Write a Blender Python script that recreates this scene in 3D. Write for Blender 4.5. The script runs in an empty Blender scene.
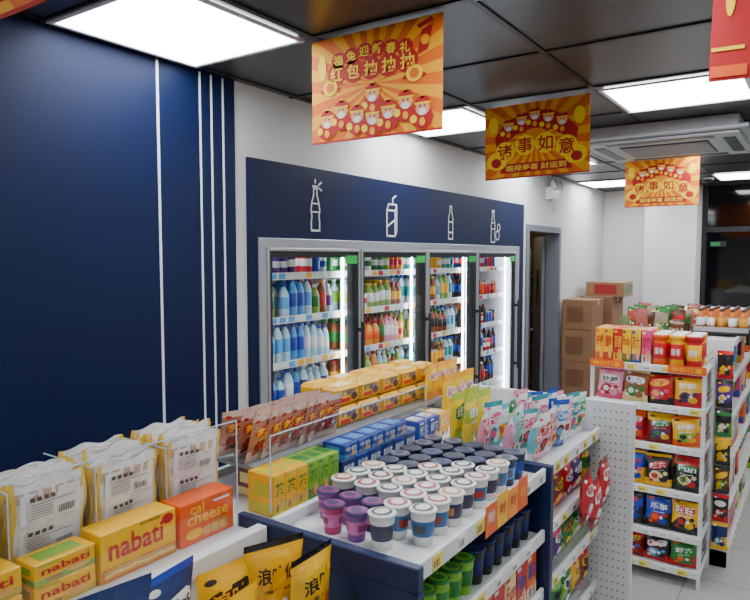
import bpy, math, random, bmesh
from mathutils import Vector, Matrix
random.seed(7)
scene=bpy.context.scene
CAMZ=1.9; CEIL=2.76; WX=-2.41; BY=8.9

# ---------------------------------------------------------------- materials
def lin(c):
    o=[]
    for x in c[:3]:
        x/=255.0
        o.append(x/12.92 if x<=.04045 else ((x+.055)/1.055)**2.4)
    return tuple(o)
def mat(name,c,rough=.45,metal=0.0,emit=0.0,noise=0.0,scale=8.0,bump=0.0,spec=.5,bd=.01):
    m=bpy.data.materials.new(name); m.use_nodes=True
    nt=m.node_tree; p=nt.nodes['Principled BSDF']; l=lin(c)
    p.inputs['Base Color'].default_value=(*l,1); p.inputs['Roughness'].default_value=rough
    p.inputs['Metallic'].default_value=metal; p.inputs['Specular IOR Level'].default_value=spec
    if emit:
        p.inputs['Emission Color'].default_value=(*l,1); p.inputs['Emission Strength'].default_value=emit
    if noise or bump:
        tc=nt.nodes.new('ShaderNodeTexCoord'); n=nt.nodes.new('ShaderNodeTexNoise')
        n.inputs['Scale'].default_value=scale; n.inputs['Detail'].default_value=3
        nt.links.new(tc.outputs['Object'],n.inputs['Vector'])
        if noise:
            mx=nt.nodes.new('ShaderNodeMix'); mx.data_type='RGBA'
            mx.inputs[6].default_value=(*[x*(1-noise) for x in l],1)
            mx.inputs[7].default_value=(*[min(1,x*(1+noise)) for x in l],1)
            nt.links.new(n.outputs['Fac'],mx.inputs[0]); nt.links.new(mx.outputs[2],p.inputs['Base Color'])
        if bump:
            b=nt.nodes.new('ShaderNodeBump'); b.inputs['Strength'].default_value=bump
            b.inputs['Distance'].default_value=bd
            nt.links.new(n.outputs['Fac'],b.inputs['Height']); nt.links.new(b.outputs['Normal'],p.inputs['Normal'])
    return m
_c={};_k={};_f={}
def C(r,g,b,rough=.35):
    k=(r,g,b,rough)
    if k not in _c:
        _c[k]=mat('print_%02x%02x%02x'%(r,g,b),(r,g,b),rough,noise=.08,scale=30); _k[_c[k].name]=(r,g,b)
    return _c[k]
def F(m):
    """crinkled glossy foil version of a print colour"""
    if m.name not in _k: return m
    if m.name not in _f:
        c=_k[m.name]; _f[m.name]=mat('foil_%02x%02x%02x'%c,c,.24,noise=.18,scale=38,bump=.75,bd=.006,spec=.7)
    return _f[m.name]
def clear(name,tint,base=0.03,edge=.5,rough=.03):
    m=bpy.data.materials.new(name); m.use_nodes=True; nt=m.node_tree
    nt.nodes.remove(nt.nodes['Principled BSDF']); out=nt.nodes['Material Output']
    t=nt.nodes.new('ShaderNodeBsdfTransparent'); t.inputs[0].default_value=(*tint,1)
    g=nt.nodes.new('ShaderNodeBsdfGlossy'); g.inputs['Roughness'].default_value=rough
    lw=nt.nodes.new('ShaderNodeLayerWeight'); lw.inputs[0].default_value=.5
    pw=nt.nodes.new('ShaderNodeMath'); pw.operation='POWER'; pw.inputs[1].default_value=4.5
    mu=nt.nodes.new('ShaderNodeMath'); mu.operation='MULTIPLY_ADD'; mu.inputs[1].default_value=edge; mu.inputs[2].default_value=base
    mx=nt.nodes.new('ShaderNodeMixShader')
    nt.links.new(lw.outputs['Facing'],pw.inputs[0]); nt.links.new(pw.outputs[0],mu.inputs[0]); nt.links.new(mu.outputs[0],mx.inputs[0])
    nt.links.new(t.outputs[0],mx.inputs[1]); nt.links.new(g.outputs[0],mx.inputs[2])
    nt.links.new(mx.outputs[0],out.inputs[0]); return m

M_wall=mat('painted_plaster',(212,211,208),.7,noise=.03,scale=3,bump=.05)
M_navy=mat('navy_panel',(8,23,60),.5,noise=.12,scale=2.5,spec=.2)
M_navyf=mat('navy_metal',(14,34,76),.4,noise=.1)
M_stripe=mat('white_stripe',(225,228,235),.5,noise=.02)
M_ceil=mat('dark_ceiling_tile',(54,56,58),.34,noise=.18,scale=4)
M_grid=mat('ceiling_grid_black',(18,18,20),.4,noise=.1)
M_light=mat('led_panel',(243,248,255),.5,emit=17.5)
M_led=mat('led_strip',(235,245,255),.5,emit=22.0)
M_white=mat('white_metal',(218,219,218),.35,noise=.04)
M_acg=mat('grey_abs_plastic',(150,154,156),.4,noise=.04)
M_hole=mat('perforation_dark',(126,126,128),.7,noise=.1)
M_silver=mat('brushed_aluminium',(170,173,177),.35,metal=.5,noise=.08,scale=40)
M_dark=mat('black_frame',(22,24,27),.35,noise=.1)
M_cool=mat('cooler_liner',(225,230,235),.4,noise=.03)
M_chrome=mat('chrome_wire',(150,152,156),.25,metal=.9,noise=.05)
M_wire=mat('dark_wire',(60,60,66),.35,metal=.5,noise=.05)
M_card=mat('corrugated_card',(140,102,72),.8,noise=.12,scale=14,bump=.1)
M_tape=mat('packing_tape',(176,146,108),.3,noise=.05)
M_door=mat('grey_door',(112,118,126),.5,noise=.06)
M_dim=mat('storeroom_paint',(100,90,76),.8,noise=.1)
M_glass=clear('door_glass',(.97,.99,.99),.035,.45)
M_acry=clear('clear_acrylic',(.94,.96,.975),.06,.55,.06)
M_aedge=mat('acrylic_edge',(190,205,215),.2,noise=.05)
M_night=mat('dark_window_glass',(6,7,9),.06,spec=.6,noise=.05)

def floor_mat():
    m=bpy.data.materials.new('terrazzo_tile'); m.use_nodes=True; nt=m.node_tree; p=nt.nodes['Principled BSDF']
    tc=nt.nodes.new('ShaderNodeTexCoord'); br=nt.nodes.new('ShaderNodeTexBrick')
    br.offset=0; br.inputs['Scale'].default_value=1
    br.inputs['Brick Width'].default_value=.6; br.inputs['Row Height'].default_value=.6
    br.inputs['Mortar Size'].default_value=.004
    br.inputs['Color1'].default_value=(*lin((176,173,168)),1); br.inputs['Color2'].default_value=(*lin((168,165,160)),1)
    br.inputs['Mortar'].default_value=(*lin((120,118,116)),1)
    v=nt.nodes.new('ShaderNodeTexNoise'); v.inputs['Scale'].default_value=60
    mx=nt.nodes.new('ShaderNodeMix'); mx.data_type='RGBA'; mx.blend_type='MULTIPLY'; mx.inputs[0].default_value=.4
    nt.links.new(tc.outputs['Object'],br.inputs['Vector']); nt.links.new(tc.outputs['Object'],v.inputs['Vector'])
    nt.links.new(br.outputs['Color'],mx.inputs[6]); nt.links.new(v.outputs['Fac'],mx.inputs[7])
    nt.links.new(mx.outputs[2],p.inputs['Base Color']); p.inputs['Roughness'].default_value=.28
    return m
M_floor=floor_mat()

# ---------------------------------------------------------------- builder
_tc={}
def tmesh(txt):
    if txt in _tc: return _tc[txt]
    cu=bpy.data.curves.new('t','FONT'); cu.body=txt; cu.resolution_u=2; cu.offset=.018
    ob=bpy.data.objects.new('t',cu); scene.collection.objects.link(ob)
    dg=bpy.context.evaluated_depsgraph_get(); dg.update()
    me=bpy.data.meshes.new_from_object(ob.evaluated_get(dg))
    vs=[(v.co.x,v.co.y) for v in me.vertices]; fs=[tuple(p.vertices) for p in me.polygons]
    bpy.data.objects.remove(ob); bpy.data.curves.remove(cu); bpy.data.meshes.remove(me)
    if vs:
        x0=min(v[0] for v in vs);x1=max(v[0] for v in vs);y0=min(v[1] for v in vs);y1=max(v[1] for v in vs)
        vs=[((v[0]-x0)/max(x1-x0,1e-6)-.5,(v[1]-y0)/max(y1-y0,1e-6)-.5) for v in vs]
    _tc[txt]=(vs,fs); return _tc[txt]

def T(x,y,z,rz=0,rx=0,ry=0):
    return Matrix.Translation((x,y,z))@Matrix.Rotation(math.radians(rz),4,'Z')@Matrix.Rotation(math.radians(rx),4,'X')@Matrix.Rotation(math.radians(ry),4,'Y')

class B:
    def __init__(s): s.v=[];s.f=[];s.m=[];s.s=[];s.mats=[]
    def mi(s,m):
        if m not in s.mats: s.mats.append(m)
        return s.mats.index(m)
    def add(s,vs,fs,m,M=None,smooth=False):
        o=len(s.v)
        if M is None: s.v+= [tuple(v) for v in vs]
        else: s.v+=[tuple(M@Vector(v)) for v in vs]
        many=isinstance(m,list)
        for i,f in enumerate(fs):
            s.f.append(tuple(a+o for a in f)); s.m.append(s.mi(m[i] if many else m)); s.s.append(smooth)
    def box(s,x0,x1,y0,y1,z0,z1,m,M=None,b=0):
        if x0>x1:x0,x1=x1,x0
        if y0>y1:y0,y1=y1,y0
        if z0>z1:z0,z1=z1,z0
        if b<=0:
            vs=[(x,y,z) for x in(x0,x1) for y in(y0,y1) for z in(z0,z1)]
            fs=[(0,1,3,2),(4,6,7,5),(0,4,5,1),(2,3,7,6),(0,2,6,4),(1,5,7,3)]
            s.add(vs,fs,m,M); return
        lo=(x0,y0,z0);hi=(x1,y1,z1);vs=[];ix={}
        for c in [(a,bb,d) for a in(0,1) for bb in(0,1) for d in(0,1)]:
            for ax in range(3):
                p=[]
                for k in range(3):
                    base=hi[k] if c[k] else lo[k]
                    p.append(base if k==ax else base+(-b if c[k] else b))
                ix[(c,ax)]=len(vs);vs.append(tuple(p))
        fs=[]
        for ax in range(3):
            o1,o2=[k for k in range(3) if k!=ax]
            for sg in(0,1):
                q=[]
                for a,bb in((0,0),(1,0),(1,1),(0,1)):
                    c=[0,0,0];c[ax]=sg;c[o1]=a;c[o2]=bb;q.append(ix[(tuple(c),ax)])
                fs.append(tuple(q))
        for a1,a2 in((0,1),(0,2),(1,2)):
            o=3-a1-a2
            for s1 in(0,1):
                for s2 in(0,1):
                    c=[0,0,0];c[a1]=s1;c[a2]=s2;d=list(c);d[o]=1
                    c=tuple(c);d=tuple(d)
                    fs.append((ix[(c,a1)],ix[(d,a1)],ix[(d,a2)],ix[(c,a2)]))
        for c in [(a,bb,d) for a in(0,1) for bb in(0,1) for d in(0,1)]:
            fs.append((ix[(c,0)],ix[(c,1)],ix[(c,2)]))
        s.add(vs,fs,m,M)
    def lathe(s,prof,mats,M,seg=12):
        vs=[];fs=[];ms=[]
        for r,z in prof:
            for k in range(seg):
                a=2*math.pi*k/seg; vs.append((r*math.cos(a),r*math.sin(a),z))
        for i in range(len(prof)-1):
            for k in range(seg):
                k2=(k+1)%seg
                fs.append((i*seg+k,i*seg+k2,(i+1)*seg+k2,(i+1)*seg+k)); ms.append(mats[min(i,len(mats)-1)])
        fs.append(tuple(range(seg))[::-1]); ms.append(mats[0])
        n=(len(prof)-1)*seg; fs.append(tuple(range(n,n+seg))); ms.append(mats[-1])
        s.add(vs,fs,ms,M,True)
    def rod(s,p,q,r,m,seg=6):
        p=Vector(p);q=Vector(q);d=q-p;L=d.length
        if L<1e-6:return
        R=d.to_track_quat('Z','Y').to_matrix().to_4x4()
        s.lathe([(r,0),(r,L)],[m],Matrix.Translation(p)@R,seg)
    def rect(s,x0,x1,z0,z1,y,m,M=None):
        s.add([(x0,y,z0),(x1,y,z0),(x1,y,z1),(x0,y,z1)],[(0,1,2,3)],m,M)
    def ell(s,cx,cz,rx,rz,y,m,M=None,n=18,a0=0,a1=360):
        vs=[(cx,y,cz)]
        for k in range(n+1):
            a=math.radians(a0+(a1-a0)*k/n); vs.append((cx+rx*math.cos(a),y,cz+rz*math.sin(a)))
        s.add(vs,[(0,k+1,k+2) for k in range(n)],m,M)
    def poly(s,pts,y,m,M=None):
        s.add([(p[0],y,p[1]) for p in pts],[tuple(range(len(pts)))],m,M)
    def text(s,t,cx,cz,w,h,y,m,M=None,arc=0):
        vs,fs=tmesh(t)
        s.add([(cx+v[0]*w,y,cz+v[1]*h-arc*(v[0]*2)**2) for v in vs],fs,m,M)
    def line(s,pts,w,y,m,M=None,closed=False):
        P=list(pts)+([pts[0]] if closed else [])
        for a,b2 in zip(P[:-1],P[1:]):
            dx=b2[0]-a[0];dz=b2[1]-a[1];L=math.hypot(dx,dz)
            if L<1e-7: continue
            nx=-dz/L*w/2;nz=dx/L*w/2
            s.add([(a[0]-nx,y,a[1]-nz),(b2[0]-nx,y,b2[1]-nz),(b2[0]+nx,y,b2[1]+nz),(a[0]+nx,y,a[1]+nz)],[(0,1,2,3)],m,M)
        for a in P: s.ell(a[0],a[1],w/2,w/2,y,m,M,8)
    def obj(s,name,parent=None):
        me=bpy.data.meshes.new(name); me.from_pydata(s.v,[],s.f); 
        for m in s.mats: me.materials.append(m)
        me.polygons.foreach_set('material_index',s.m); me.polygons.foreach_set('use_smooth',s.s)
        bm=bmesh.new(); bm.from_mesh(me); bmesh.ops.recalc_face_normals(bm,faces=bm.faces); bm.to_mesh(me); bm.free()
        me.update()
        ob=bpy.data.objects.new(name,me); scene.collection.objects.link(ob)
        if parent: ob.parent=parent
        return ob
def empty(name,loc=(0,0,0)):
    e=bpy.data.objects.new(name,None); e.empty_display_size=.1; scene.collection.objects.link(e); return e

# ---------------------------------------------------------------- products
def bag(b,M,w,h,d,base,acc,lab,txt=None,tcol=None,n=10,m=12,blob=None,back=True,mode=None,zig=False):
    base,acc,lab=F(base),F(acc),F(lab)
    if blob: blob=F(blob)
    mode=random.randint(0,4) if mode is None else mode
    ph=random.uniform(0,6)
    def surf(u,v,off=0,side=-1):
        cr=.07
        vv=min(max((v-cr)/(1-2*cr),0),1)
        bu=math.sin(math.pi*vv)**.55 if 0<vv<1 else 0
        su=max(math.sin(math.pi*min(max(u,0),1)),0)**.6
        wr=.09*math.sin(u*23+v*5+ph)*math.sin(v*17+ph)*(1 if .1<v<.9 else .2)
        t=d/2*su*bu*(1+wr)
        pin=1-.07*math.sin(math.pi*vv)
        return ((u-.5)*w*pin, side*(t+off), v*h)
    for side in((-1,1) if back else (-1,)):
        vs=[surf(i/n,j/m,0,side) for j in range(m+1) for i in range(n+1)]
        fs=[];ms=[]
        for j in range(m):
            for i in range(n):
                a=j*(n+1)+i; fs.append((a,a+1,a+n+2,a+n+1))
                u=(i+.5)/n; v=(j+.5)/m
                if mode==0: q=acc if (v<.26 or v>.9) else base
                elif mode==1: q=acc if v<.2+.35*u else base
                elif mode==2: q=acc if v>.72 else base
                elif mode==3: q=acc if abs(v-.62)<.15 else base
                else: q=acc if v<.42-.3*abs(u-.5) else base
                if v>.93: q=acc
                ms.append(q)
        b.add(vs,fs,ms,M,True)
    def disc(cu,cv,ru,rv,mm,off,N=14,R=3,pw=1,rot=0):
        vs=[surf(cu,cv,off)];fs=[]
        for r in range(1,R+1):
            for k in range(N):
                a=2*math.pi*k/N; c,s_=math.cos(a),math.sin(a)
                du=ru*r/R*math.copysign(abs(c)**pw,c); dv=rv*r/R*math.copysign(abs(s_)**pw,s_)
                vs.append(surf(cu+du,cv+dv+rot*du,off))
        for k in range(N):
            fs.append((0,1+k,1+(k+1)%N))
            for r in range(1,R):
                p=1+(r-1)*N;q=1+r*N
                fs.append((p+k,q+k,q+(k+1)%N,p+(k+1)%N))
        b.add(vs,fs,mm,M,True)
    rot=random.choice([0,.2,.35])
    if mode in(0,2,4): disc(.5,.68,.38,.11,lab,.0012,pw=random.choice([.45,.7,1]),rot=rot*.5)
    if blob: 
        disc(.42,.34,.26,.17,blob,.0012,pw=random.choice([1,1.5])); disc(.38,.36,.13,.09,lab,.0018); disc(.68,.25,.17,.1,acc if mode in(2,3) else base,.0016)
        disc(.78,.44,.09,.06,blob,.0018); disc(.62,.36,.07,.05,F(WHT),.002); disc(.24,.2,.08,.05,lab,.002)
        disc(.2,.88,.1,.03,lab,.0014); 
    if txt:
        vs,fs=tmesh(txt)
        tm=tcol or C(20,20,30)
        b.add([surf(.5+v[0]*.66,.68+v[1]*.17+rot*v[0]*.2,.0028) for v in vs],fs,tm,M)
        b.add([surf(.5+v[0]*.5,.52+v[1]*.04+rot*v[0]*.2,.0028) for v in vs],fs,tm,M)

def carton(b,M,w,d,h,base,acc,txt=None,tcol=None,sub=None,bev=.0015):
    b.box(-w/2,w/2,-d/2,d/2,0,h,base,M,bev)
    e=.0008
    b.rect(-w*.49,w*.49,h*.03,h*.3,-d/2-e,acc,M)
    q=sub or C(225,160,80)
    b.ell(w*.2,h*.28,w*.2,h*.16,-d/2-e*2,q,M,12); b.ell(-w*.2,h*.2,w*.14,h*.1,-d/2-e*2,C(180,100,50),M,10)
    b.rect(-w*.45,-w*.1,h*.88,h*.95,-d/2-e*2,acc,M)
    if txt: b.text(txt,0,h*.63,w*.8,h*.34,-d/2-e*2,tcol or C(240,240,240),M)
    for sx in(-1,1):
        b.add([(sx*(w/2+e),-d*.48,h*.03),(sx*(w/2+e),d*.48,h*.03),(sx*(w/2+e),d*.48,h*.3),(sx*(w/2+e),-d*.48,h*.3)],[(0,1,2,3)],acc,M)
        b.add([(sx*(w/2+e),-d*.3,h*.45),(sx*(w/2+e),d*.3,h*.45),(sx*(w/2+e),d*.3,h*.8),(sx*(w/2+e),-d*.3,h*.8)],[(0,1,2,3)],acc,M)
    b.add([(-w*.35,-d*.3,h+e),(w*.35,-d*.3,h+e),(w*.35,d*.3,h+e),(-w*.35,d*.3,h+e)],[(0,1,2,3)],acc,M)

def bottle(b,M,h,r,liq,lab,cap,seg=10):
    P=[(r*.85,0),(r,h*.03),(r,h*.25),(r*1.02,h*.26),(r*1.02,h*.6),(r*.98,h*.61),(r*.95,h*.68),(r*.6,h*.82),(r*.38,h*.87),(r*.38,h*.9),(r*.45,h*.905),(r*.45,h*.99),(r*.3,h)]
    b.lathe(P,[liq,liq,liq,lab,lab,liq,liq,liq,liq,cap,cap,cap],M,seg)
def can(b,M,h,r,body,band,seg=10):
    b.lathe([(r*.85,0),(r,h*.04),(r,h*.35),(r*1.004,h*.36),(r*1.004,h*.7),(r,h*.71),(r,h*.93),(r*.87,h*.98),(r*.87,h),(r*.8,h*.985)],[body,body,body,band,body,body,M_silver,M_silver,M_silver],M,seg)
def cup(b,M,h,r,body,band,lid,spot):
    b.lathe([(r*.72,0),(r*.78,h*.25),(r*.79,h*.26),(r*.9,h*.7),(r*.91,h*.71),(r*.97,h*.94),(r*1.06,h*.95),(r*1.06,h*.985),(r*.98,h)],[body,body,band,band,body,body,lid,lid,lid],M,18)
    e=h+.0008
    b.add([(0,0,e)]+[(r*.86*math.cos(2*math.pi*k/16),r*.86*math.sin(2*math.pi*k/16),e) for k in range(16)],[(0,k+1,(k+1)%16+1) for k in range(16)],lid,M)
    e+=.0008
    b.add([(0,0,e)]+[(r*.8*math.cos(2*math.pi*k/14),r*.8*math.sin(2*math.pi*k/14),e) for k in range(14)],[(0,k+1,(k+1)%14+1) for k in range(14)],spot,M)
    e+=.0008
    b.add([(0,0,e)]+[(r*.6*math.cos(2*math.pi*k/14),r*.5*math.sin(2*math.pi*k/14),e) for k in range(14)],[(0,k+1,(k+1)%14+1) for k in range(14)],C(215,212,205) if lid is WHT else lid,M)
    for a0 in(0,120,240):
        vs=[]
        for k in range(5):
            a=math.radians(a0+k*14)
            for zz,rr in((h*.36,r*.83),(h*.6,r*.9)): vs.append((rr*math.cos(a)*1.012,rr*math.sin(a)*1.012,zz))
        b.add(vs,[(2*k,2*k+2,2*k+3,2*k+1) for k in range(4)],spot,M)
def rail(b,x0,x1,y0,y1,z0,z1,axis,tags=True):
    b.box(x0,x1,y0,y1,z0,z1,M_white,None,.002)
    if not tags: return
    if axis=='Y':
        y=y0+.06
        while y<y1-.07:
            b.box(x1,x1+.002,y,y+.055,z0+.006,z1-.006,random.choice([C(238,236,228),C(238,236,228),C(240,214,90)]))
            for k in range(4): b.box(x1+.002,x1+.0026,y+.006+k*.008,y+.009+k*.008,z0+.012,z1-.018,C(40,40,40))
            y+=random.uniform(.09,.15)
    else:
        x=x0+.03
        while x<x1-.07:
            b.box(x,x+.055,y0-.002,y0,z0+.006,z1-.006,random.choice([C(238,236,228),C(238,236,228),C(240,214,90)]))
            for k in range(4): b.box(x+.006+k*.008,x+.009+k*.008,y0-.0026,y0-.002,z0+.012,z1-.018,C(40,40,40))
            x+=random.uniform(.08,.12)

RED=C(196,10,24);DRED=C(128,8,18);YEL=C(248,182,2);ORG=C(236,92,6);GRN=C(24,120,44);LGRN=C(128,190,40)
BLU=C(12,62,170);DBLU=C(12,28,96);SKY=C(70,150,214);TEAL=C(24,140,146);PNK=C(226,70,126);PUR=C(78,26,112)
WHT=C(226,226,222);BLK=C(22,20,24);BRN=C(88,46,24);CRM=C(236,214,140);LPK=C(234,154,178)
PAL=[RED,YEL,ORG,GRN,BLU,PNK,PUR,WHT,BLK,TEAL,LGRN,SKY,CRM,DRED]
WORDS=['乐事','旺旺','薯片','虾条','好吃','Chips','Fun','卫龙','辣条','妙脆']

# ================================================================ ROOM
b=B(); X1=3.4; Y0=-2.6
b.box(WX-1.6,X1+.1,Y0-.1,BY+1.2,-.08,0,M_floor); b.obj('floor')
b=B(); b.box(WX-1.6,X1+.1,Y0-.1,BY+1.2,CEIL+.001,CEIL+.1,M_ceil)
gx=[-2.36+.68*k for k in range(0,9)]; gy=[2.03+.69*k for k in range(-7,10)]
for x in gx: b.box(x-.012,x+.012,Y0,BY,CEIL-.006,CEIL+.002,M_grid)
for y in gy: b.box(WX,X1,y-.012,y+.012,CEIL-.0062,CEIL+.002,M_grid)
b.obj('ceiling')
b=B(); w=WX-.12
b.box(w,WX,Y0,2.44,0,CEIL,M_wall)
b.box(w,WX,2.44,5.92,2.0,CEIL,M_wall)
b.box(w,WX,5.92,6.2,0,CEIL,M_wall)
b.box(w,WX,6.2,7.1,2.17,CEIL,M_wall)
b.box(w,WX,7.1,BY,0,CEIL,M_wall); b.obj('wall_left')
b=B(); b.box(WX-.12,-1.80,BY,BY+.12,0,CEIL,M_wall); b.box(-1.80,-1.23,8.45,BY+.12,0,CEIL,M_wall)
b.obj('wall_back')
b=B(); b.box(X1,X1+.1,Y0,BY,0,CEIL,M_wall); b.obj('wall_right')
b=B(); b.box(WX-.12,X1+.1,Y0-.1,Y0,0,CEIL,M_wall); b.obj('wall_front')
b=B(); b.box(-1.23,X1+.1,BY,BY+.03,0,CEIL,M_night)
for x in(-1.21,0.1,1.4,2.7): b.box(x-.02,x+.03,BY-.04,BY,0,CEIL,M_dark)
b.box(-1.23,X1,BY-.05,BY,2.2,2.26,M_dark); b.obj('window_1')
b=B()
b.box(WX,WX+.012,Y0,2.298,.0,CEIL,M_navy)
for y,wd in((1.848,.012),(2.082,.010),(2.15,.010),(2.222,.010)): b.box(WX+.012,WX+.015,y-wd/2,y+wd/2,0,CEIL-.01,M_stripe)
b.obj('navy_wall_panel')
b=B(); b.box(WX,WX+.015,6.06,6.15,0,.1,M_white); b.box(WX,WX+.015,7.15,BY,0,.1,M_white); b.obj('baseboard_left')

def led(x0,x1,y0,y1):
    b=B(); b.box(x0+.02,x1-.02,y0+.02,y1-.02,CEIL-.008,CEIL-.004,M_light)
    for a in((x0,x1,y0,y0+.02),(x0,x1,y1-.02,y1),(x0,x0+.02,y0+.02,y1-.02),(x1-.02,x1,y0+.02,y1-.02)):
        b.box(*a,CEIL-.014,CEIL-.0065,M_white)
    b.obj('ceiling_light_panel')
for k in range(4):
    ya=1.34+2.07*k
    led(-2.36,-1.72,ya,ya+.69)
    led(-.98,-.32,ya+.05,ya+.69)
    if k>0: led(-.30,.36,ya+.05,ya+.69)
    led(1.72,2.4,ya,ya+.69)
led(-2.36,-1.72,-.73,-.04); led(-.32,.36,-.73,-.04); led(1.72,2.4,-.73,-.04)

# ================================================================ COOLER
cool=empty('beverage_cooler')
b=B(); cy0,cy1=2.44,5.92; XB=-3.15
b.box(XB-.03,XB,cy0,cy1,.0,1.99,M_cool); b.box(XB,WX-.02,cy0,cy0+.03,0,1.99,M_cool); b.box(XB,WX-.02,cy1-.03,cy1,0,1.99,M_cool)
b.box(XB,WX-.02,cy0,cy1,1.96,1.99,M_cool); b.box(XB,WX-.02,cy0,cy1,0,.12,M_cool)
b.obj('liner',cool)
D=[2.49+.84*k for k in range(5)]
SH=[.14,.46,.75,1.03,1.29,1.55,1.80]
b=B()
for z in SH:
    b.box(XB+.05,-2.53,cy0+.03,cy1-.03,z-.012,z,M_white)
    b.box(-2.53,-2.522,cy0+.03,cy1-.03,z-.03,z+.012,M_white)
    for k in range(44):
        y=cy0+.07+k*.077
        if y<cy1-.1: b.box(-2.522,-2.520,y,y+.05,z-.024,z+.006,random.choice([WHT,YEL,WHT,SKY,RED,WHT,WHT]))
b.obj('shelves',cool)
b=B()
b.box(WX-.03,WX+.03,2.44,5.92,1.95,2.0,M_silver,None,.003); b.box(WX-.03,WX+.03,2.44,5.92,0,.12,M_silver)
b.box(WX-.03,WX+.03,2.44,2.49,.12,1.95,M_silver); b.box(WX-.03,WX+.03,5.86,5.92,.12,1.95,M_silver)
for y in D[1:4]: b.box(WX-.06,WX+.012,y-.025,y+.025,.12,1.955,M_dark)
b.obj('outer_frame',cool)
b=B()
for k in range(4):
    a,c=D[k]+.006,D[k+1]-.006; z0,z1=.13,1.949; x0,x1=WX+.013,WX+.035
    w=.018
    b.box(x0,x1,a,a+w,z0,z1,M_silver,None,.003); b.box(x0,x1,c-w,c,z0,z1,M_silver,None,.003)
    b.box(x0,x1,a+w,c-w,z1-w,z1,M_silver,None,.003); b.box(x0,x1,a+w,c-w,z0,z0+w,M_silver,None,.003)
    g=.034
    b.box(x0-.004,x1-.006,a+w,a+w+g*.6,z0+w,z1-w,M_dark); b.box(x0-.004,x1-.006,c-w-g,c-w,z0+w,z1-w,M_dark)
    b.box(x0-.004,x1-.006,a+w+g*.6,c-w-g,z1-w-g,z1-w,M_dark)
    b.add([(x0+.008,a+w+g*.6,z0+w),(x0+.008,c-w-g,z0+w),(x0+.008,c-w-g,z1-w-g),(x0+.008,a+w+g*.6,z1-w-g)],[(0,1,2,3)],M_glass)
    hy=c-.03
    b.box(x1+.03,x1+.045,hy-.012,hy+.012,.85,1.5,M_dark,None,.004)
    for hz in(.9,1.45): b.box(x1,x1+.032,hy-.008,hy+.008,hz-.012,hz+.012,M_dark)
    b.box(x1-.006,x1-.004,c-.15,c-.03,z1-.09,z1-.04,C(30,170,70)) 
b.obj('glass_doors',cool)
b=B()
for y in D[1:4]:
    b.box(-2.50,-2.49,y-.045,y-.027,.2,1.93,M_led); b.box(-2.50,-2.49,y+.027,y+.04,.2,1.93,M_led)
b.box(-2.50,-2.49,cy1-.07,cy1-.052,.2,1.93,M_led); b.box(-2.50,-2.49,cy0+.04,cy0+.052,.2,1.93,M_led)
b.box(-2.64,-2.60,cy0+.05,cy1-.05,1.948,1.956,mat('added_top_fill',(235,245,255),.5,emit=12.0))  # top strip added to brighten the drinks, not a fixture of the cooler
b.obj('led_strips',cool)
b=B()
WAT=C(176,206,220);TEA=C(140,70,20);GT=C(130,164,70);OJ=C(226,140,50);COLA=C(44,18,14)
themes=[[(WAT,BLU,BLU),(WAT,WHT,BLU),(WAT,RED,WHT),(WAT,GRN,GRN),(SKY,BLU,BLU),(GT,GRN,WHT),(TEA,RED,ORG),(WAT,SKY,BLU),(WAT,PUR,WHT)],
        [(GT,GRN,WHT),(OJ,ORG,RED),(GT,YEL,GRN),(TEA,GRN,GRN),(TEA,YEL,RED),(LPK,WHT,RED),(GT,WHT,YEL),(WAT,LGRN,WHT),(WAT,WHT,GRN)],
        [(WAT,TEAL,BLU),(WAT,TEAL,WHT),(TEA,BLK,GRN),(GT,YEL,WHT),(WAT,SKY,SKY),(TEA,YEL,YEL),(WHT,GRN,GRN)],
        [(COLA,RED,RED),(COLA,BLK,RED),(OJ,ORG,ORG),(WAT,BLU,WHT),(TEA,RED,WHT),(COLA,BLU,BLU)]]
for k in range(4):
    for si,z in enumerate(SH):
        y=D[k]+.085; run=0; r=.031
        while y<D[k+1]-.08:
            if run<=0:
                cur=random.choice(themes[k]); run=random.randint(1,2)
                top=(si==6); r=random.choice([.027,.031,.034])
                kind='can' if (top or random.random()<(.4 if k==3 else .06)) else 'bot'
                hh=random.uniform(.10,.13) if kind=='can' else random.uniform(.165,.228)
            gap=random.random()<.05
            for x in(-2.575,-2.66,-2.745):
                if gap and x>-2.7: continue
                if kind=='can': can(b,T(x,y,z+.0005),hh,r,cur[1],cur[2])
                else: bottle(b,T(x+random.uniform(-.004,.004),y,z+.0005),hh,r,*cur)
            y+=2*r+.006; run-=1
b.obj('bottled_drinks',cool)
hd=empty('cooler_header_sign')
b=B(); b.box(WX,WX+.02,2.38,6.05,2.0,2.4,M_navy); b.box(WX,WX+.02,2.38,2.44,0,2.0,M_navy); b.box(WX,WX+.02,5.92,6.05,0,2.0,M_navy)
b.obj('panel',hd)
b=B()
def wallM(y,z): return T(WX+.0225,y,z,90)
L=.012
def bot_icon(M,s=1):
    P=[(-.035,0),(-.035,.05),(-.03,.075),(-.037,.11),(-.03,.15),(-.014,.19),(-.014,.225),(.014,.225),(.014,.19),(.03,.15),(.037,.11),(.03,.075),(.035,.05),(.035,0)]
    b.line([(p[0]*s,p[1]*s) for p in P],L,0,WHT,M,True)
    b.line([(-.036*s,.1*s),(.036*s,.1*s)],L*.7,0,WHT,M); b.line([(-.03*s,.145*s),(.03*s,.145*s)],L*.7,0,WHT,M)
    b.line([(-.018*s,.235*s),(.018*s,.235*s)],L*1.4,0,WHT,M)
M_=wallM(2.90,2.05); bot_icon(M_,1.05); b.line([(.03,.26),(.055,.275)],L,0,WHT,M_); b.line([(-.0,.27),(.0,.285)],L,0,WHT,M_);b.line([(.035,.24),(.055,.23)],L,0,WHT,M_)
M_=wallM(3.69,2.04)
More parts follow.
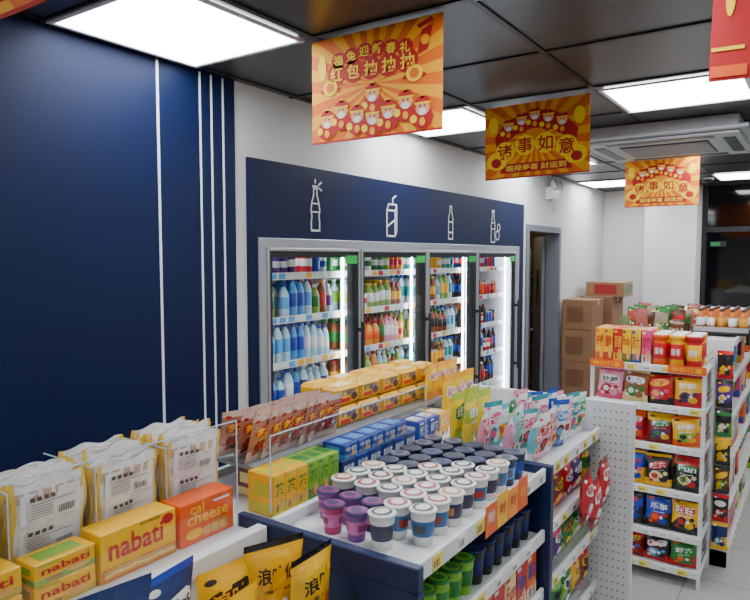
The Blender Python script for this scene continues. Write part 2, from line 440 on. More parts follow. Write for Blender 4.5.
b.line([(-.05,0),(-.05,.17),(.05,.17),(.05,0)],L,0,WHT,M_,True); b.line([(-.05,.17),(-.03,.21),(.07,.21),(.05,.17)],L,0,WHT,M_)
b.line([(.07,.21),(.07,.03),(.05,0)],L,0,WHT,M_); b.line([(.02,.21),(.02,.25),(.06,.27)],L,0,WHT,M_); b.line([(-.05,.06),(.05,.11)],L,0,WHT,M_)
M_=wallM(4.54,2.04)
b.line([(-.035,0),(-.035,.16),(-.014,.21),(-.014,.25),(.014,.25),(.014,.21),(.035,.16),(.035,0)],L,0,WHT,M_,True)
b.line([(-.035,.05),(.035,.05)],L,0,WHT,M_); b.line([(-.035,.13),(.035,.13)],L,0,WHT,M_)
M_=wallM(5.33,2.03); bot_icon(M_,1.15)
b.line([(.095+.04*math.cos(a*.7),.06+.04*math.sin(a*.7)) for a in range(9)],L,0,WHT,M_,True)
b.line([(.12+.03*math.cos(a*.7),.13+.03*math.sin(a*.7)) for a in range(9)],L,0,WHT,M_,True)
b.obj('drink_icons',hd)

# ================================================================ DOORWAY + storeroom
dr=empty('door_1')
b=B()
b.box(WX-.13,WX+.02,6.15,6.21,0,2.22,M_door); b.box(WX-.13,WX+.02,7.09,7.15,0,2.22,M_door); b.box(WX-.13,WX+.02,6.21,7.09,2.16,2.22,M_door)
b.obj('frame',dr)
b=B(); M_=T(WX-.16,7.10,0,118)
b.box(0,.72,-.02,.02,.01,2.13,M_door,M_,.003); b.box(.2,.4,-.024,.024,1.35,1.75,M_dark,M_); b.box(.62,.68,-.05,.05,1.0,1.03,M_silver,M_)
b.obj('leaf',dr)
b=B(); 
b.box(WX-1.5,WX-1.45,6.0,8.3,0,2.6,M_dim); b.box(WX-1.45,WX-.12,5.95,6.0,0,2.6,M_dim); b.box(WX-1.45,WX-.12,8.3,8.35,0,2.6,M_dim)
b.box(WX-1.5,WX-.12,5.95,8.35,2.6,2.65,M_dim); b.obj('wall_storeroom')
b=B()
for z in(.3,.75,1.2,1.65): 
    b.box(-3.8,-3.0,7.85,8.27,z,z+.03,M_silver)
    for k in range(3): b.box(-3.78+k*.26,-3.56+k*.26,7.9,8.2,z+.031,z+.03+random.uniform(.15,.35),random.choice([M_card,CRM,M_card]),None,.004)
for y in(7.85,8.25):
    for x in(-3.8,-3.02): b.box(x,x+.02,y,y+.02,0,2.0,M_silver)
b.obj('storeroom_rack')
b=B(); b.box(WX-.9,WX-.3,6.9,7.2,2.575,2.6,mat('storeroom_fill_emit',(255,225,180),.5,emit=10)); b.obj('storeroom_fill_light')  # unseen fill lamp, added to light up the storeroom interior

b=B(); M_=T(WX,6.80,2.50,90)
b.box(-.12,.12,-.07,0,0,.13,M_white,M_,.006); 
for sx in(-.08,.08):
    b.lathe([(.03,0),(.055,.04),(.055,.06),(.045,.062)],[M_white,M_white,M_silver],T(WX+.05,6.80+sx,2.64,90,70),12)
b.box(-.03,.03,-.065,-.06,-.13,-.02,M_silver,M_); b.obj('emergency_light')
b=B(); ax0,ax1,ay0,ay1=-1.42,-.38,4.42,5.44; z1=CEIL-.007; z0=CEIL-.12
b.box(ax0+.06,ax1-.06,ay0+.06,ay1-.06,z0+.03,z1,M_acg)
b.box(ax0,ax1,ay0,ay1,z0+.02,z0+.045,M_acg,None,.008)
b.box(ax0+.05,ax1-.05,ay0+.05,ay1-.05,z0,z0+.02,M_acg,None,.006)
b.box(ax0+.25,ax1-.25,ay0+.25,ay1-.25,z0-.006,z0,M_dark)
for k in range(13): b.box(ax0+.26,ax1-.26,ay0+.27+k*.037,ay0+.285+k*.037,z0-.01,z0-.004,M_acg)
for a in((ax0+.2,ax1-.2,ay0+.09,ay0+.16),(ax0+.2,ax1-.2,ay1-.16,ay1-.09),(ax0+.09,ax0+.16,ay0+.2,ay1-.2),(ax1-.16,ax1-.09,ay0+.2,ay1-.2)):
    b.box(*a,z0-.003,z0+.001,M_dark)
b.obj('ceiling_air_conditioner')
b=B(); b.lathe([(.055,0),(.055,-.02),(.045,-.045),(.025,-.06),(.004,-.065)],[M_white,M_dark],T(-1.05,7.9,CEIL-.007),14); b.obj('dome_security_camera')
b=B(); b.box(-1.13,-.95,BY-.08,BY-.055,2.02,2.09,M_dark,None,.003); b.box(-1.12,-1.02,BY-.084,BY-.0805,2.035,2.075,mat('exit_green',(10,120,60),.5,emit=.25)); b.obj('exit_sign')

# ================================================================ POSTERS
PO=C(222,104,0,.7);PY=C(240,164,0,.7);PR=C(180,6,12,.7);PG=C(250,205,60,.7);SKIN=C(232,160,110,.7);PB=C(250,208,20,.7)
def poster(x0,y,zt,kind,w=.587,h=.40,tilt=0):
    e=empty('hanging_poster'); b=B(); z0=zt-h; cx=x0+w/2
    M=T(cx,y,zt-h/2,0,0,tilt)
    bg=PO if kind!='red' else PR
    b.box(-w/2,w/2,0,.0012,-h/2,h/2,bg,M)
    e1=-.0007; S=1.0
    if kind!='red':
        N=40
        for k in range(0,N,2):
            a=2*math.pi*k/N; c=2*math.pi*(k+1)/N
            pts=[(0,0)]
            for q in range(4):
                t=a+(c-a)*q/3; dx,dz=math.cos(t),math.sin(t)
                s=min((w*.5)/max(abs(dx),1e-6),(h*.5)/max(abs(dz),1e-6)); pts.append((dx*s,dz*s))
            b.poly(pts,e1,PY,M)
        b.rect(-w/2,w/2,-h/2,-h/2+.008,e1*2,PR,M)
    if kind=='a':
        for r,tt,ww,hz in((0,'福兔迎新春礼',.36,.05),(1,'红包抽抽抽',.40,.07)):
            zz=.128-r*.07; nn=len(tt)
            for i,ch in enumerate(tt):
                px=(i-(nn-1)/2)*ww/nn-.01; zy=zz-.008*abs(i-(nn-1)/2)*(1-r)
                b.ell(px,zy,ww/nn*.58,hz*.62,e1*3-.0001*i,PR,M,12)
                b.text(ch,px,zy,ww/nn*.74,hz*.78,e1*5,PB,M)
        for sx in(-1,1):
            b.ell(sx*.19-.01,.0,.05,.012,e1*4,PR,M); b.ell(sx*.19-.01,.01,.035,.03,e1*5,PB,M); b.ell(sx*.19-.01,.01,.02,.018,e1*6,PO,M)
        b.poly([(.19,.07),(.235,.085),(.255,.17),(.21,.155)],e1*4,PR,M); b.ell(.223,.12,.018,.018,e1*5,PY,M)
        b.poly([(.2,.16),(.26,.18),(.25,.195),(.19,.175)],e1*5,PR,M)
        b.ell(-.24,.09,.02,.05,e1*4,PB,M)
        S=1.25; figs=[(-.215,-.115),(-.145,-.085),(-.07,-.11),(0,-.04),(.07,-.11),(.145,-.085),(.215,-.115),(0,-.125)]
    elif kind=='b':
        P=[]
        for k in range(15):
            a=math.radians(150-120*k/14); P.append((.25*math.cos(a),-.19+.25*math.sin(a)))
        Q=[(p[0]*1.08,p[1]+.095) for p in P][::-1]
        b.poly(P+Q,e1*3,PR,M)
        for i,ch in enumerate('诸事如意'):
            px=(i-1.5)*.115; zz=-.01-abs(i-1.5)*.028
            b.ell(px,zz,.058,.056,e1*4-.0001*i,PB,M,16); b.text(ch,px,zz,.085,.082,e1*5,PR,M)
        b.rect(-.2,.2,-.17,-.12,e1*3,PR,M); b.text('福禄寿喜 财运到',0,-.145,.34,.034,e1*5,PG,M)
        for sx in(-1,1):
            b.ell(sx*.22,-.1,.06,.05,e1*3.5,PB,M); b.ell(sx*.225,-.11,.03,.026,e1*5,PR,M); b.ell(sx*.24,.1,.03,.045,e1*4,PB,M)
        S=1.2; figs=[(-.15,.085),(-.075,.11),(0,.13),(.075,.11),(.15,.085)]
    else:
        G1=C(20,110,36); gx_=-.15
        b.rect(gx_-.04,gx_+.04,-.15,.05,e1*4,G1,M); b.ell(gx_,.05,.04,.05,e1*4,G1,M); b.rect(gx_-.014,gx_+.014,.08,.145,e1*4,G1,M)
        b.rect(gx_-.04,gx_+.04,-.06,.01,e1*5,C(210,216,200),M); b.ell(gx_,-.025,.025,.022,e1*6,G1,M); b.rect(gx_-.016,gx_+.016,.145,.16,e1*5,C(220,200,60),M)
        b.rect(-.29,-.2,-.19,-.16,e1*5,C(240,90,30),M); b.ell(-.25,.02,.012,.05,e1*4,PB,M); b.rect(-.29,-.21,-.12,-.11,e1*5,PB,M)
        b.rect(.0,.085,-.16,.04,e1*3,C(40,150,50),M); b.ell(.0425,.04,.0425,.04,e1*3,C(40,150,50),M); b.rect(.028,.057,.07,.13,e1*3,C(40,150,50),M)
        b.rect(.0,.085,-.08,0,e1*4,WHT,M); b.text('新春特惠',.12,-.175,.2,.03,e1*4,YEL,M)
        figs=[]
    for fi,(x,z) in enumerate(figs):
        o=e1*(6+fi%2*.3)
        def E(dx,dz,rx,rz,k,m,n=10,a0=0,a1=360): b.ell(x+dx*S,z+dz*S,rx*S,rz*S,o+e1*k,m,M,n,a0,a1)
        E(0,-.028,.036,.032,0,PR); E(-.03,-.03,.012,.012,.5,PB); E(0,0,.024,.023,1,SKIN)
        E(0,.012,.027,.02,2,PR,10,0,180); E(0,.032,.008,.008,2,PY); b.rect(x-.027*S,x+.027*S,z+.01*S,z+.015*S,o+e1*2.5,PB,M)
        E(0,-.012,.014,.01,3,WHT); E(-.008,.004,.003,.003,3,BLK,6); E(.008,.004,.003,.003,3,BLK,6); E(0,-.04,.01,.012,3,PY)
    b.obj('printed_sheet',e)
    b=B()
    for sx in(-.45,.45): b.rod((cx+sx*w,y+.001,zt-.004),(cx+sx*w,y+.001,CEIL),.001,M_wire,5)
    b.obj('hanging_strings',e)
poster(-1.70,2.05,2.745,'a')
poster(-1.60,3.45,2.735,'b',tilt=-1)
poster(-1.45,6.0,2.73,'b')
poster(-.275,2.05,2.775,'red',tilt=1.5)
poster(-1.75,.66,2.755,'b')

# ================================================================ NEAR GONDOLA
g=empty('display_gondola'); gx0,gs,gf=-1.80,-1.30,-.82; GY0,GY1=.2,3.02; TZ=1.10
b=B()
b.box(gs-.015,gs+.0,GY0,GY1,.1,TZ-.02,M_white)
b.box(gx0,gs+.0,GY0,GY1,TZ-.02,TZ,M_white,None,.002)
b.box(gs,gf,1.375,GY1,TZ-.02,TZ,M_white,None,.002)
b.box(gx0,gf,GY0,GY1,0,.1,M_white)
for y in(GY0,1.36,2.3): b.box(gs-.035,gs+.0,y,y+.04,.1,TZ-.02,M_white)
b.box(gx0,gx0+.02,GY0,GY1,TZ,TZ+.03,M_white)
rail(b,gs-.025,gs+.012,GY0,1.34,TZ-.02,TZ+.03,'Y',False)
rail(b,gs-.012,gs+.012,1.38,GY1,TZ,TZ+.035,'Y',False)
for (a,c) in((1.385,2.29),(2.335,3.0)):
    rail(b,gf,gf+.014,a,c,TZ-.02,TZ+.03,'Y')
    for z in(.88,.66,.40,.14):
        b.box(gs,gf,a,c,z-.02,z,M_white); rail(b,gf,gf+.014,a,c,z-.025,z+.02,'Y')
for z in(.62,.3): b.box(gs,gf,GY0,1.35,z-.02,z,M_white); rail(b,gf,gf+.014,GY0,1.35,z-.025,z+.02,'Y')
b.box(gs,-.96,GY0,1.35,.90,.92,M_white); rail(b,-.96,-.946,GY0,1.35,.895,.94,'Y')
for z in(.8,.5,.2): b.box(gx0,gs-.015,GY0,GY1,z-.02,z,M_white)
b.obj('shelf_structure',g)
b=B()
for y,xa in((1.345,-1.42),(2.30,-1.3)):
    xb=gf+.03
    b.box(xa,xb,y,y+.03,TZ-.03,TZ+.035,M_navyf,None,.003)
    b.box(xb-.035,xb,y,y+.03,0,TZ-.03,M_navyf); b.box(gs,gs+.035,y,y+.03,0,TZ-.03,M_navyf)
    b.box(gs+.035,xb-.035,y+.01,y+.02,.1,TZ-.03,M_navyf)
b.obj('navy_side_frames',g)
b=B(); ex0,ex1=-1.82,-.667
b.box(ex0,ex1,3.03,3.06,0,1.245,M_white,None,.004)
for i in range(7):
    for j in range(30):
        x=ex1-.03-i*.024; z=1.20-j*.036
        b.ell(x,z,.0045,.0045,3.0295,M_hole,None,8)
b.obj('perforated_end_panel',g)
b=B()
def pane(x,y0,y1,z0,z1):
    b.add([(x,y0,z0),(x,y1,z0),(x,y1,z1),(x,y0,z1)],[(0,1,2,3)],M_acry)
    b.box(x-.0015,x+.0015,y0,y1,z1,z1+.003,M_aedge); b.box(x-.0015,x+.0015,y1,y1+.003,z0,z1,M_aedge); b.box(x-.0015,x+.0015,y0-.003,y0,z0,z1,M_aedge)
pane(-1.405,GY0+.01,1.335,TZ+.001,1.42); pane(-1.33,1.40,2.32,TZ+.036,1.37)
# dividers making bins
for y in(.51,.73,.948,1.165):
    x0,x1,z0,z1=-1.75,-1.51,TZ+.061,1.36
    b.add([(x0,y,z0),(x1,y,z0),(x1,y,z1),(x0,y,z1)],[(0,1,2,3)],M_acry); b.box(x0,x1,y-.0012,y+.0012,z1,z1+.003,M_aedge); b.box(x1,x1+.003,y-.0012,y+.0012,z0,z1+.003,M_aedge)
b.obj('acrylic_fences',g)
b=B()
b.box(-1.79,-1.52,GY0+.05,1.40,TZ,TZ+.06,M_white)
b.box(-1.79,-1.50,1.50,2.98,TZ+.108,TZ+.12,M_acg)
for y in(1.50,2.2,2.96):
    for x in(-1.79,-1.515): b.box(x,x+.015,y,y+.015,TZ,TZ+.108,M_acg)
b.obj('riser_steps',g)
b=B()
for y in [GY0+.05+k*.07 for k in range(16)]:
    b.rod((-.965,y,.94),(-.965,y,1.03),.0025,M_wire)
b.rod((-.965,GY0,1.03),(-.965,1.33,1.03),.004,M_wire); b.rod((-.965,GY0,.99),(-.965,1.33,.99),.003,M_wire)
b.obj('wire_basket',g)

# sausage packs
b=B(); clr=C(222,220,216)
for s,(ya) in enumerate((.40,.62,.84,1.055,1.275)):
    for k in range(8):
        x=-1.545-.024*k
        M=T(x,ya+random.uniform(-.006,.006),TZ+.066+random.uniform(0,.006),90+random.uniform(-4,4),random.uniform(4,9))
        h=.215+random.uniform(-.03,.01); w=.188
        n=18;m=8; ph=random.uniform(0,6)
        def sf(u,v,o=0): return ((u-.5)*w+.004*math.sin(v*9+ph),-(.012*math.sin(math.pi*u)**.5*(1-abs(2*v-1)**4)+o)+.004*math.sin(7*u+k*2)*math.sin(5*v+s),v*h+(.006*math.sin(u*11+ph) if v>.95 else 0))
        for side in(1,-1):
            vs=[(sf(i/n,j/m)[0],side*sf(i/n,j/m)[1],sf(i/n,j/m)[2]) for j in range(m+1) for i in range(n+1)]
            fs=[];ms=[]
            for j in range(m):
                for i in range(n):
                    a=j*(n+1)+i;fs.append((a,a+1,a+n+2,a+n+1)); ms.append(F(C(236,196,70)) if i in(0,n-1) else (F(C(196,164,140)) if j==0 or (j==m-2 and i%3) else F(clr)))
            b.add(vs,fs,ms,M,True)
        for v0,v1 in((.08,.44),(.49,.85)):
            q=[sf(u,v,.0035) for u,v in((.1,v0),(.9,v0),(.9,v1),(.1,v1))]
            b.add(q,[(0,1,2,3)],WHT,M)
            def bar(u0,u1,a,c,mm): 
                q=[sf(u,v,.0048) for u,v in((u0,a),(u1,a),(u1,c),(u0,c))]; b.add(q,[(0,1,2,3)],mm,M)
            dv=v1-v0
            for t in range(4): bar(.2+t*.09,.26+t*.09,v0+dv*.74,v0+dv*.88,C(80,66,60))
            for t in range(6): bar(.2,.5 if t>0 else .8,v0+dv*(.62-t*.09),v0+dv*(.645-t*.09),C(120,104,96))
            for t in range(9): bar(.58+t*.026,.592+t*.026,v0+dv*.1,v0+dv*.36,C(60,60,60))
b.obj('sausage_snack_packs')

# wafer boxes front row
b=B()
wy=C(246,186,2); wx=-1.465
for y0 in(.30,.52):
    for k in range(2): carton(b,T(wx,y0+.1,TZ+.0005+k*.062,90+k*3),.19,.08,.06,wy,C(190,160,40),'nabati',RED)
carton(b,T(wx,.815,TZ+.0005,90),.15,.08,.06,wy,C(190,160,40),'nabati',RED);carton(b,T(wx,.815,TZ+.0615,92),.15,.08,.05,wy,C(130,170,50),'nabati',RED)
b.box(-1.505,-1.42,.90,1.125,TZ+.0005,TZ+.125,wy,None,.002)
Mx=T(-1.42,1.0125,TZ,90)
b.rect(-.11,.11,.003,.035,-.001,C(224,120,20),Mx); b.text('nabati',-.01,.08,.16,.055,-.002,RED,Mx); b.ell(.085,.105,.018,.014,-.002,RED,Mx)
for i in range(5):
    Mw=Mx@T(-.08+i*.04,0,.02,0,0,8*(i%3-1)); b.rect(-.024,.024,-.009,.013,-.0025-.0002*i,C(214,160,84),Mw); b.rect(-.024,.024,-.002,.003,-.0035-.0002*i,C(240,210,120),Mw)
b.text('RICHEESE',.03,.118,.06,.008,-.002,BRN,Mx)
b.box(-1.505,-1.42,1.14,1.335,TZ+.0005,TZ+.12,C(236,92,10),None,.002)
Mx=T(-1.42,1.2375,TZ,90)
b.text('cal',-.04,.10,.05,.03,-.002,YEL,Mx); b.text('cheese',0,.072,.15,.035,-.002,YEL,Mx); b.ell(.04,.03,.045,.02,-.002,C(200,120,50),Mx); b.ell(-.05,.03,.03,.015,-.002,YEL,Mx); b.rect(.02,.08,.1,.106,-.002,WHT,Mx)
for i in range(3): b.rect(-.02+i*.03,.005+i*.03,.015,.04,-.003,C(214,160,84),Mx)
b.obj('wafer_boxes')

# back tier bay 1
b=B(); CX=-1.415
for k in range(6):
    carton(b,T(CX,1.47+k*.055,TZ+.0005,90),.052,.11,.13,YEL if k<3 else C(130,180,30),GRN if k>2 else C(200,190,40),'茶',GRN)
for k in range(6): carton(b,T(CX,1.83+k*.084,TZ+.0005,90),.08,.11,.085,C(12,48,136) if k%3 else C(12,34,104),C(20,40,110),'奥利奥',WHT)
for k in range(5): carton(b,T(CX,1.85+k*.085,TZ+.087,90),.08,.1,.05,C(14,54,150),SKY,'牛奶',WHT)
for k in range(3): carton(b,T(CX,2.37+k*.09,TZ+.0005,90),.085,.1,.11,random.choice([BLU,YEL]),WHT,random.choice(WORDS),WHT)
for k in range(7): carton(b,T(-1.57,1.57+k*.085,TZ+.0005,90),.08,.08,.1,random.choice([DRED,BRN,C(170,110,60)]),CRM,'辣',WHT)
b.obj('biscuit_boxes')
b=B()
for k in range(7):
    for q in range(3):
        bag(b,T(-1.54-q*.055,1.55+k*.062,TZ+.125,90+random.uniform(-20,20),14),.115,.165,.03,C(170,110,86),C(206,176,160),C(176,26,26),'辣',YEL,8,8,mode=0,blob=C(110,56,36))
b.obj('spicy_stick_packs')
b=B(); YC=C(250,182,0)
for k in range(5):
    for q in range(2):
        for r in range(2):
            z=TZ+.122+r*.086; x=-1.60-q*.11; y=2.09+k*.160+random.uniform(-.004,.004)
            b.box(x-.045,x+.045,y-.075,y+.075,z,z+.078,F(YC),T(0,0,0),.014)
            Mx=T(x+.045,y,z,90); b.rect(-.055,.01,.014,.03,-.0012,RED,Mx); b.text('好丽友',-.0,.05,.1,.026,-.002,C(30,50,130),Mx); b.ell(.035,.03,.022,.015,-.001,BRN,Mx)
            b.rect(-.073,-.064,.012,.066,-.001,C(170,110,10),Mx); b.rect(.064,.073,.012,.066,-.001,C(170,110,10),Mx)
            b.box(x-.03,x+.03,y-.05,y+.05,z+.078,z+.0786,C(250,190,20))
b.obj('yellow_cake_packs')
b=B()
for k in range(2):
    for q in range(2):
        bag(b,T(-1.185-q*.055,2.42+k*.13,TZ+.006,90+random.uniform(-4,4),3),.125,.235,.045,C(240,206,50),C(170,190,60),GRN,'绿豆',WHT,8,8)
for k in range(3): 
    for q in range(2): bag(b,T(-1.425-q*.09,2.69+k*.095,TZ+.006+(.12 if q else 0),80,3),.1,.25-.08*q,.045,C(246,196,20),C(240,160,20),WHT,'米饼',RED,8,8,mode=0)
b.obj('rice_cracker_bags')

# cups bay1
b=B()
rows=[-1.235,-1.15,-1.065,-.98,-.895]
for iy in range(10):
    y=1.47+iy*.083
    for ix,x in enumerate(rows):
        if iy==0 and ix in(0,4): continue
        M=T(x+random.uniform(-.004,.004),y+random.uniform(-.004,.004),TZ+.0005,random.uniform(0,360))
        if iy<2 and ix<3:
            cc=random.choice([PUR,C(190,50,110),C(120,60,150)]); cup(b,M,.085,.034,cc,C(210,110,170),C(56,30,90),C(150,50,110))
        elif iy<ix*.8+4.2 : cup(b,M,.10,.038,WHT,random.choice([C(40,100,150),C(60,120,170),C(50,50,80)]),WHT,random.choice([C(170,50,50),BRN,C(200,130,60),C(60,60,70)]))
        else: cup(b,M,.095,.038,C(26,38,80),random.choice([SKY,DBLU,BLU]),C(16,22,52),random.choice([C(40,70,130),C(24,36,80),C(110,110,130)]))
b.obj('instant_cup_rows')
b=B()
for iy in range(11):
    yy=1.44+iy*.078
    for x in(-.87,-.95,-1.03):
        cc=[LGRN,GRN] if iy<5 else [BLK,DBLU]
        cup(b,T(x,yy,.8805),.11,.033,cc[0],cc[1],cc[1],cc[0])
b.obj('gum_jars')
b=B()
for iy in range(9):
    for x in(-.88,-1.0): carton(b,T(x,1.45+iy*.097,.6605,90),.09,.1,.17,random.choice([YEL,ORG,RED,CRM]),random.choice([WHT,GRN,RED]),random.choice(WORDS),random.choice([WHT,RED,BLU]))
for iy in range(9): carton(b,T(-.9,1.45+iy*.097,.4005,90),.09,.12,.19,random.choice([YEL,ORG,BLU,CRM]),random.choice([WHT,GRN,RED]),random.choice(WORDS),WHT)
for iy in range(9): carton(b,T(-.9,.35+iy*.1,.6205,90),.09,.12,.19,random.choice([YEL,ORG,BLU,CRM]),random.choice([WHT,GRN,RED]),random.choice(WORDS),WHT)
b.obj('boxed_snacks')
b=B()
cols=[(WHT,TEAL,PNK),(C(150,215,210),WHT,GRN),(WHT,LPK,PNK),(C(90,180,190),WHT,ORG),(WHT,BLU,SKY),(LPK,WHT,RED),(C(190,150,110),BRN,ORG),(C(200,220,160),GRN,WHT)]
for xr in(-1.11,-1.0,-.9):
    for k in range(7):
        c=random.choice(cols)
        bag(b,T(xr,2.385+k*.092,TZ+.006,90+random.uniform(-35,15),6,random.uniform(-6,6)),.1,.19+random.uniform(-.03,.02),.045,*c[:2],c[2],random.choice(WORDS),WHT if c[2]!=WHT else RED,8,10,blob=random.choice([c[1],c[1],YEL,ORG,BRN]))
b.obj('candy_bags')
b=B()
cols2=[(RED,PNK,WHT),(DRED,RED,YEL),(GRN,LGRN,YEL),(YEL,GRN,RED),(PUR,PNK,WHT),(LGRN,GRN,WHT),(BLK,YEL,RED)]
for z,h in((.8855,.165),(.6655,.175),(.4055,.2)):
    for xr in(-.95,-.865):
        for k in range(5):
            c=random.choice(cols2); bag(b,T(xr,2.415+k*.125,z,90+random.uniform(-6,6),5),.122,h,.06,*c,random.choice(WORDS),BLK,8,10,blob=random.choice(PAL))
for k in range(3):
    bag(b,T(-.765,2.66+k*.125,.80-.06*(k%2),90),.125,.22,.05,RED,DRED,WHT,'spo',RED,8,10,blob=PNK,mode=0)
b.obj('gummy_bags')
b=B()
NB=C(14,44,100)
for (x,y,z,rz,h,c,tx,bl) in((-1.2,.78,.93,80,.29,(NB,NB,SKY),'薯片',WHT),(-1.2,.91,.93,98,.27,(NB,BLU,WHT),'Chips',SKY),
    (-1.18,1.07,.93,82,.225,(YEL,YEL,BLK),'浪味',ORG),(-1.09,1.01,.93,96,.20,(YEL,YEL,BLK),'仙贝',ORG),
    (-1.14,1.20,.93,68,.25,(YEL,BLK,YEL),'浪味仙',YEL),(-1.05,1.235,.93,92,.23,(YEL,BLK,YEL),'浪味',ORG),
    (-1.17,.5,.93,85,.25,(NB,DBLU,WHT),'薯片',WHT)):
    bag(b,T(x,y,z+.005,rz,4),.165,h,.06,*c,tx,BLK if c[2]!=BLK and c[2]!=NB else YEL,12,14,blob=bl,mode=4)
b.obj('potato_chip_bags')
b=B()
M=T(gf+.018,1.86,TZ-.035,90)
for k in range(4):
    b.box(-.1+k*.085,-.02+k*.085,-.002,0,-.005,.09+.01*(k%2),[ORG,YEL,C(250,150,30),ORG][k],M); b.text('特价',-.06+k*.085,.05,.05,.04,-.003,[WHT,RED,RED,YEL][k],M)
b.obj('promo_price_tags')

# ================================================================ CARTONS
b=B()
def ship(x0,x1,y0,y1,z0,z1,m=M_card):
    b.box(x0,x1,y0,y1,z0,z1,m,None,.006); c=(y0+y1)/2
    b.box(x0-.001,x1+.001,c-.03,c+.03,z1-.06,z1+.001,M_tape)
    if z1-z0>.25: b.box(x0+.05,x1-.1,y0-.001,y0+.001,z0+.08,z1-.08,C(116,84,58))
z=0
for h in(.38,.36,.36,.33): ship(-2.38+random.uniform(0,.02),-2.02+random.uniform(-.02,0),7.18,7.60,z+.001,z+h); z+=h
z=0
for h in(.36,.36,.36,.36): ship(-2.36,-1.98,7.75,8.25,z+.001,z+h); z+=h
b.box(-2.3,-1.86,7.8,8.2,z+.001,z+.17,C(160,118,84),None,.005); b.box(-2.2,-1.95,7.798,7.8,z+.03,z+.14,C(170,50,40)); b.box(-1.861,-1.859,7.85,8.15,z+.03,z+.14,C(60,110,60))
b.obj('cardboard_box_stack')

# ================================================================ RIGHT GONDOLA (end cap + run)
r=empty('snack_shelf_unit'); rx0,rx1,ry0,ry1=-1.15,-.51,4.03,4.38
b=B(); RS=[.09,.29,.54,.80,1.03,1.26]
for x in(rx0,rx1-.02):
    for y in(ry0,ry1-.02): b.box(x,x+.02,y,y+.02,0,1.28 if y==ry0 else 1.4,M_white)
for z in RS:
    b.box(rx0+.002,rx1-.002,ry0+.03,ry1,z-.015,z,M_white); rail(b,rx0,rx1,ry0-.012,ry0,z-.025,z+.018,'X')
    for zz in(.04,.08): b.rod((rx1-.01,ry0,z+zz),(rx1-.01,ry1,z+zz),.003,M_chrome)
b.box(rx0,rx1,ry1,ry1+.02,0,1.3,M_white)
b.obj('shelf_structure',r)
b=B()
for zi,z in enumerate(RS[:-1]):
    h=RS[zi+1]-z-.035
    pal=[[(RED,C(60,20,20),ORG),(DRED,RED,YEL),(BLK,RED,WHT),(GRN,RED,ORG)],[(PUR,BLK,YEL),(BLK,BLU,YEL),(BLU,BLK,ORG),(YEL,BLK,RED)],[(YEL,ORG,RED),(BLU,YEL,WHT),(BLK,YEL,RED),(BLK,RED,GRN)],[(ORG,RED,YEL),(RED,ORG,WHT),(DRED,YEL,GRN),(YEL,ORG,BLK)],[(LPK,PNK,WHT),(C(150,90,50),CRM,WHT),(RED,BLK,YEL),(YEL,RED,BLK)]][zi]
    n=4; wd=(rx1-rx0-.05)/n
    for yy in(ry0+.17,ry0+.06):
        for i in range(n):
            c=pal[i%len(pal)]
            bag(b,T(rx0+.025+wd*(i+.5),yy,z+.004,random.uniform(-10,10),-4,random.uniform(-4,4)),wd*1.02,min(h,.21)*random.uniform(.9,1),.075,*c,random.choice(WORDS),random.choice([BLK,RED]) if c[2] in(YEL,WHT) else WHT,10,12,blob=random.choice(PAL))
b.obj('bagged_snacks',r)
b=B()
x=rx0+.015; it=[(YEL,ORG,'柠檬'),(YEL,RED,'脆'),(RED,YEL,'百奇'),(YEL,GRN,'Pocky'),(C(240,190,30),BLU,'百力'),(PNK,WHT,'草莓')]
for i,(c,a,t) in enumerate(it):
    for j in range(3):
        M=T(x+.025,ry0+.06+j*.08,RS[-1]+.0005,random.uniform(-6,6)); carton(b,M,.05,.055,.21,c if j<2 else random.choice([YEL,ORG,RED]),a,t,RED if c!=RED else YEL)
    x+=.054
for i in range(3):
    for j in range(3):
        zz=RS[-1]+.0005; xx=x+.045+i*.09; yy=ry0+.06+j*.09; c=[ORG,YEL,RED][(i+j)%3]; q2=RED if c!=RED else YEL
        b.lathe([(.034,0),(.04,.01),(.04,.05),(.0405,.051),(.0405,.14),(.04,.141),(.04,.165),(.043,.166),(.043,.19),(.038,.193)],[c,c,c,q2,c,c,c,c,M_white],T(xx,yy,zz),16)
        b.text('蛋卷',xx,zz+.095,.05,.04,yy-.043,WHT)
b.obj('biscuit_boxes_and_canisters',r)
b=B()
for (xx,wd) in((rx0,.2),(rx1-.2,.2)): b.box(xx,xx+wd,ry0-.018,ry0-.014,1.24,1.285,ORG); b.text('特价优惠',xx+wd/2,1.262,wd*.8,.028,ry0-.0195,YEL)
b.obj('promo_strips',r)

q=empty('aisle_gondola'); b=B(); qx0,qx1,qy0,qy1=-1.15,-.42,4.42,7.4; QT=1.40
b.box(qx0,qx1,qy0,qy0+.02,0,QT,M_white); b.box(qx0,qx1,qy1-.02,qy1,0,QT,M_white)
mid=(qx0+qx1)/2; b.box(mid-.01,mid+.01,qy0,qy1,.1,QT,M_white); b.box(qx0,qx1,qy0,qy1,0,.1,M_white)
for z in(.12,.40,.68,.94,1.18,QT):
    b.box(qx0,qx1,qy0+.02,qy1-.02,z-.018,z,M_white)
    rail(b,qx1,qx1+.012,qy0,qy1,z-.03,z+.012,'Y'); b.box(qx0-.012,qx0,qy0,qy1,z-.03,z+.012,M_white)
b.obj('shelf_structure',q)
b=B()
for j in range(7):
    c=random.choice([BLK,DRED,PUR,DBLU,BRN,GRN,BLK]); bag(b,T(-.458,qy0-.028,.12+j*.175,random.uniform(-8,8)),.09,.17,.035,c,random.choice([YEL,RED,BLK]),random.choice([YEL,WHT]),None,None,8,8,blob=random.choice(PAL))
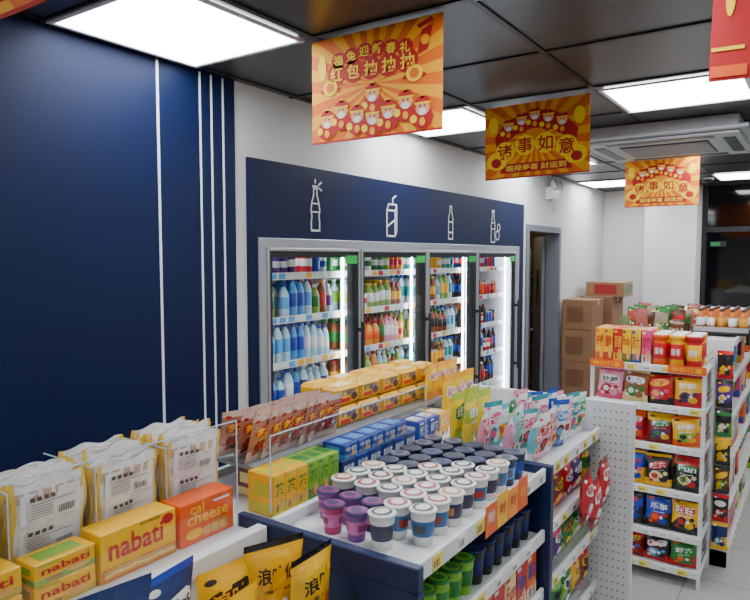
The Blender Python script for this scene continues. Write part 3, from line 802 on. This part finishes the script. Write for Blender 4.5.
for z in(.12,.40,.68,.94,1.18):
    for k in range(24):
        c=random.choice(PAL)
        if random.random()<.4: carton(b,T(qx1-.07,qy0+.09+k*.12,z+.001,90),.1,.11,.17,c,random.choice(PAL),random.choice(WORDS),WHT)
        else: bag(b,T(qx1-.07,qy0+.09+k*.12,z+.001,90,4),.115,.18,.06,c,random.choice(PAL),random.choice(PAL),None,None,8,8,blob=random.choice(PAL))
        carton(b,T(qx0+.07,qy0+.09+k*.12,z+.001,-90),.1,.11,.17,random.choice(PAL),random.choice(PAL))
b.obj('packaged_goods',q)
b=B()
for k in range(8):
    for xx in(-1.06,-.96,-.86,-.76):
        c=random.choice([DRED,C(160,90,80),C(90,110,60),C(150,140,120),BRN,C(170,70,40)])
        if k<6: bag(b,T(xx,qy0+.1+k*.13,QT+.001,random.uniform(-30,30),4,random.uniform(-10,10)),.09,.10+random.uniform(0,.07),.04,c,random.choice([c,BRN,GRN]),random.choice([CRM,RED]),None,None,8,8,blob=random.choice([c,BRN,RED]))
b.obj('noodle_packs',q)
b=B()
tx0,tx1,ty0,ty1=-.68,-.35,4.6,5.1
b.box(tx0,tx1,ty0,ty1,QT+.013,QT+.03,M_dark); b.box(tx0,tx1,ty0,ty0+.01,QT+.03,QT+.06,M_silver);b.box(tx1-.01,tx1,ty0,ty1,QT+.03,QT+.06,M_silver)
b.box(tx0,tx0+.01,ty0,ty1,QT+.03,QT+.06,M_silver);b.box(tx0,tx1,ty1-.01,ty1,QT+.03,QT+.06,M_silver)
for i in range(5):
    for j in range(6): bottle(b,T(tx0+.045+i*.06,ty0+.05+j*.075,QT+.0305),.14,.024,C(190,100,20),random.choice([WHT,C(210,150,40)]),random.choice([C(60,30,20),BLK]))
b.obj('bottle_tray',q)

# ================================================================ CAMERA
cam=bpy.data.cameras.new('camera'); co=bpy.data.objects.new('camera',cam); scene.collection.objects.link(co)
cam.sensor_width=36; cam.lens=655/750*36; cam.clip_start=.02
co.location=(0,0,CAMZ); co.rotation_euler=(math.radians(90-3.756),0,math.radians(34.3))
scene.camera=co
w=bpy.data.worlds.new('world'); scene.world=w; w.use_nodes=True
w.node_tree.nodes['Background'].inputs[0].default_value=(.02,.02,.025,1)
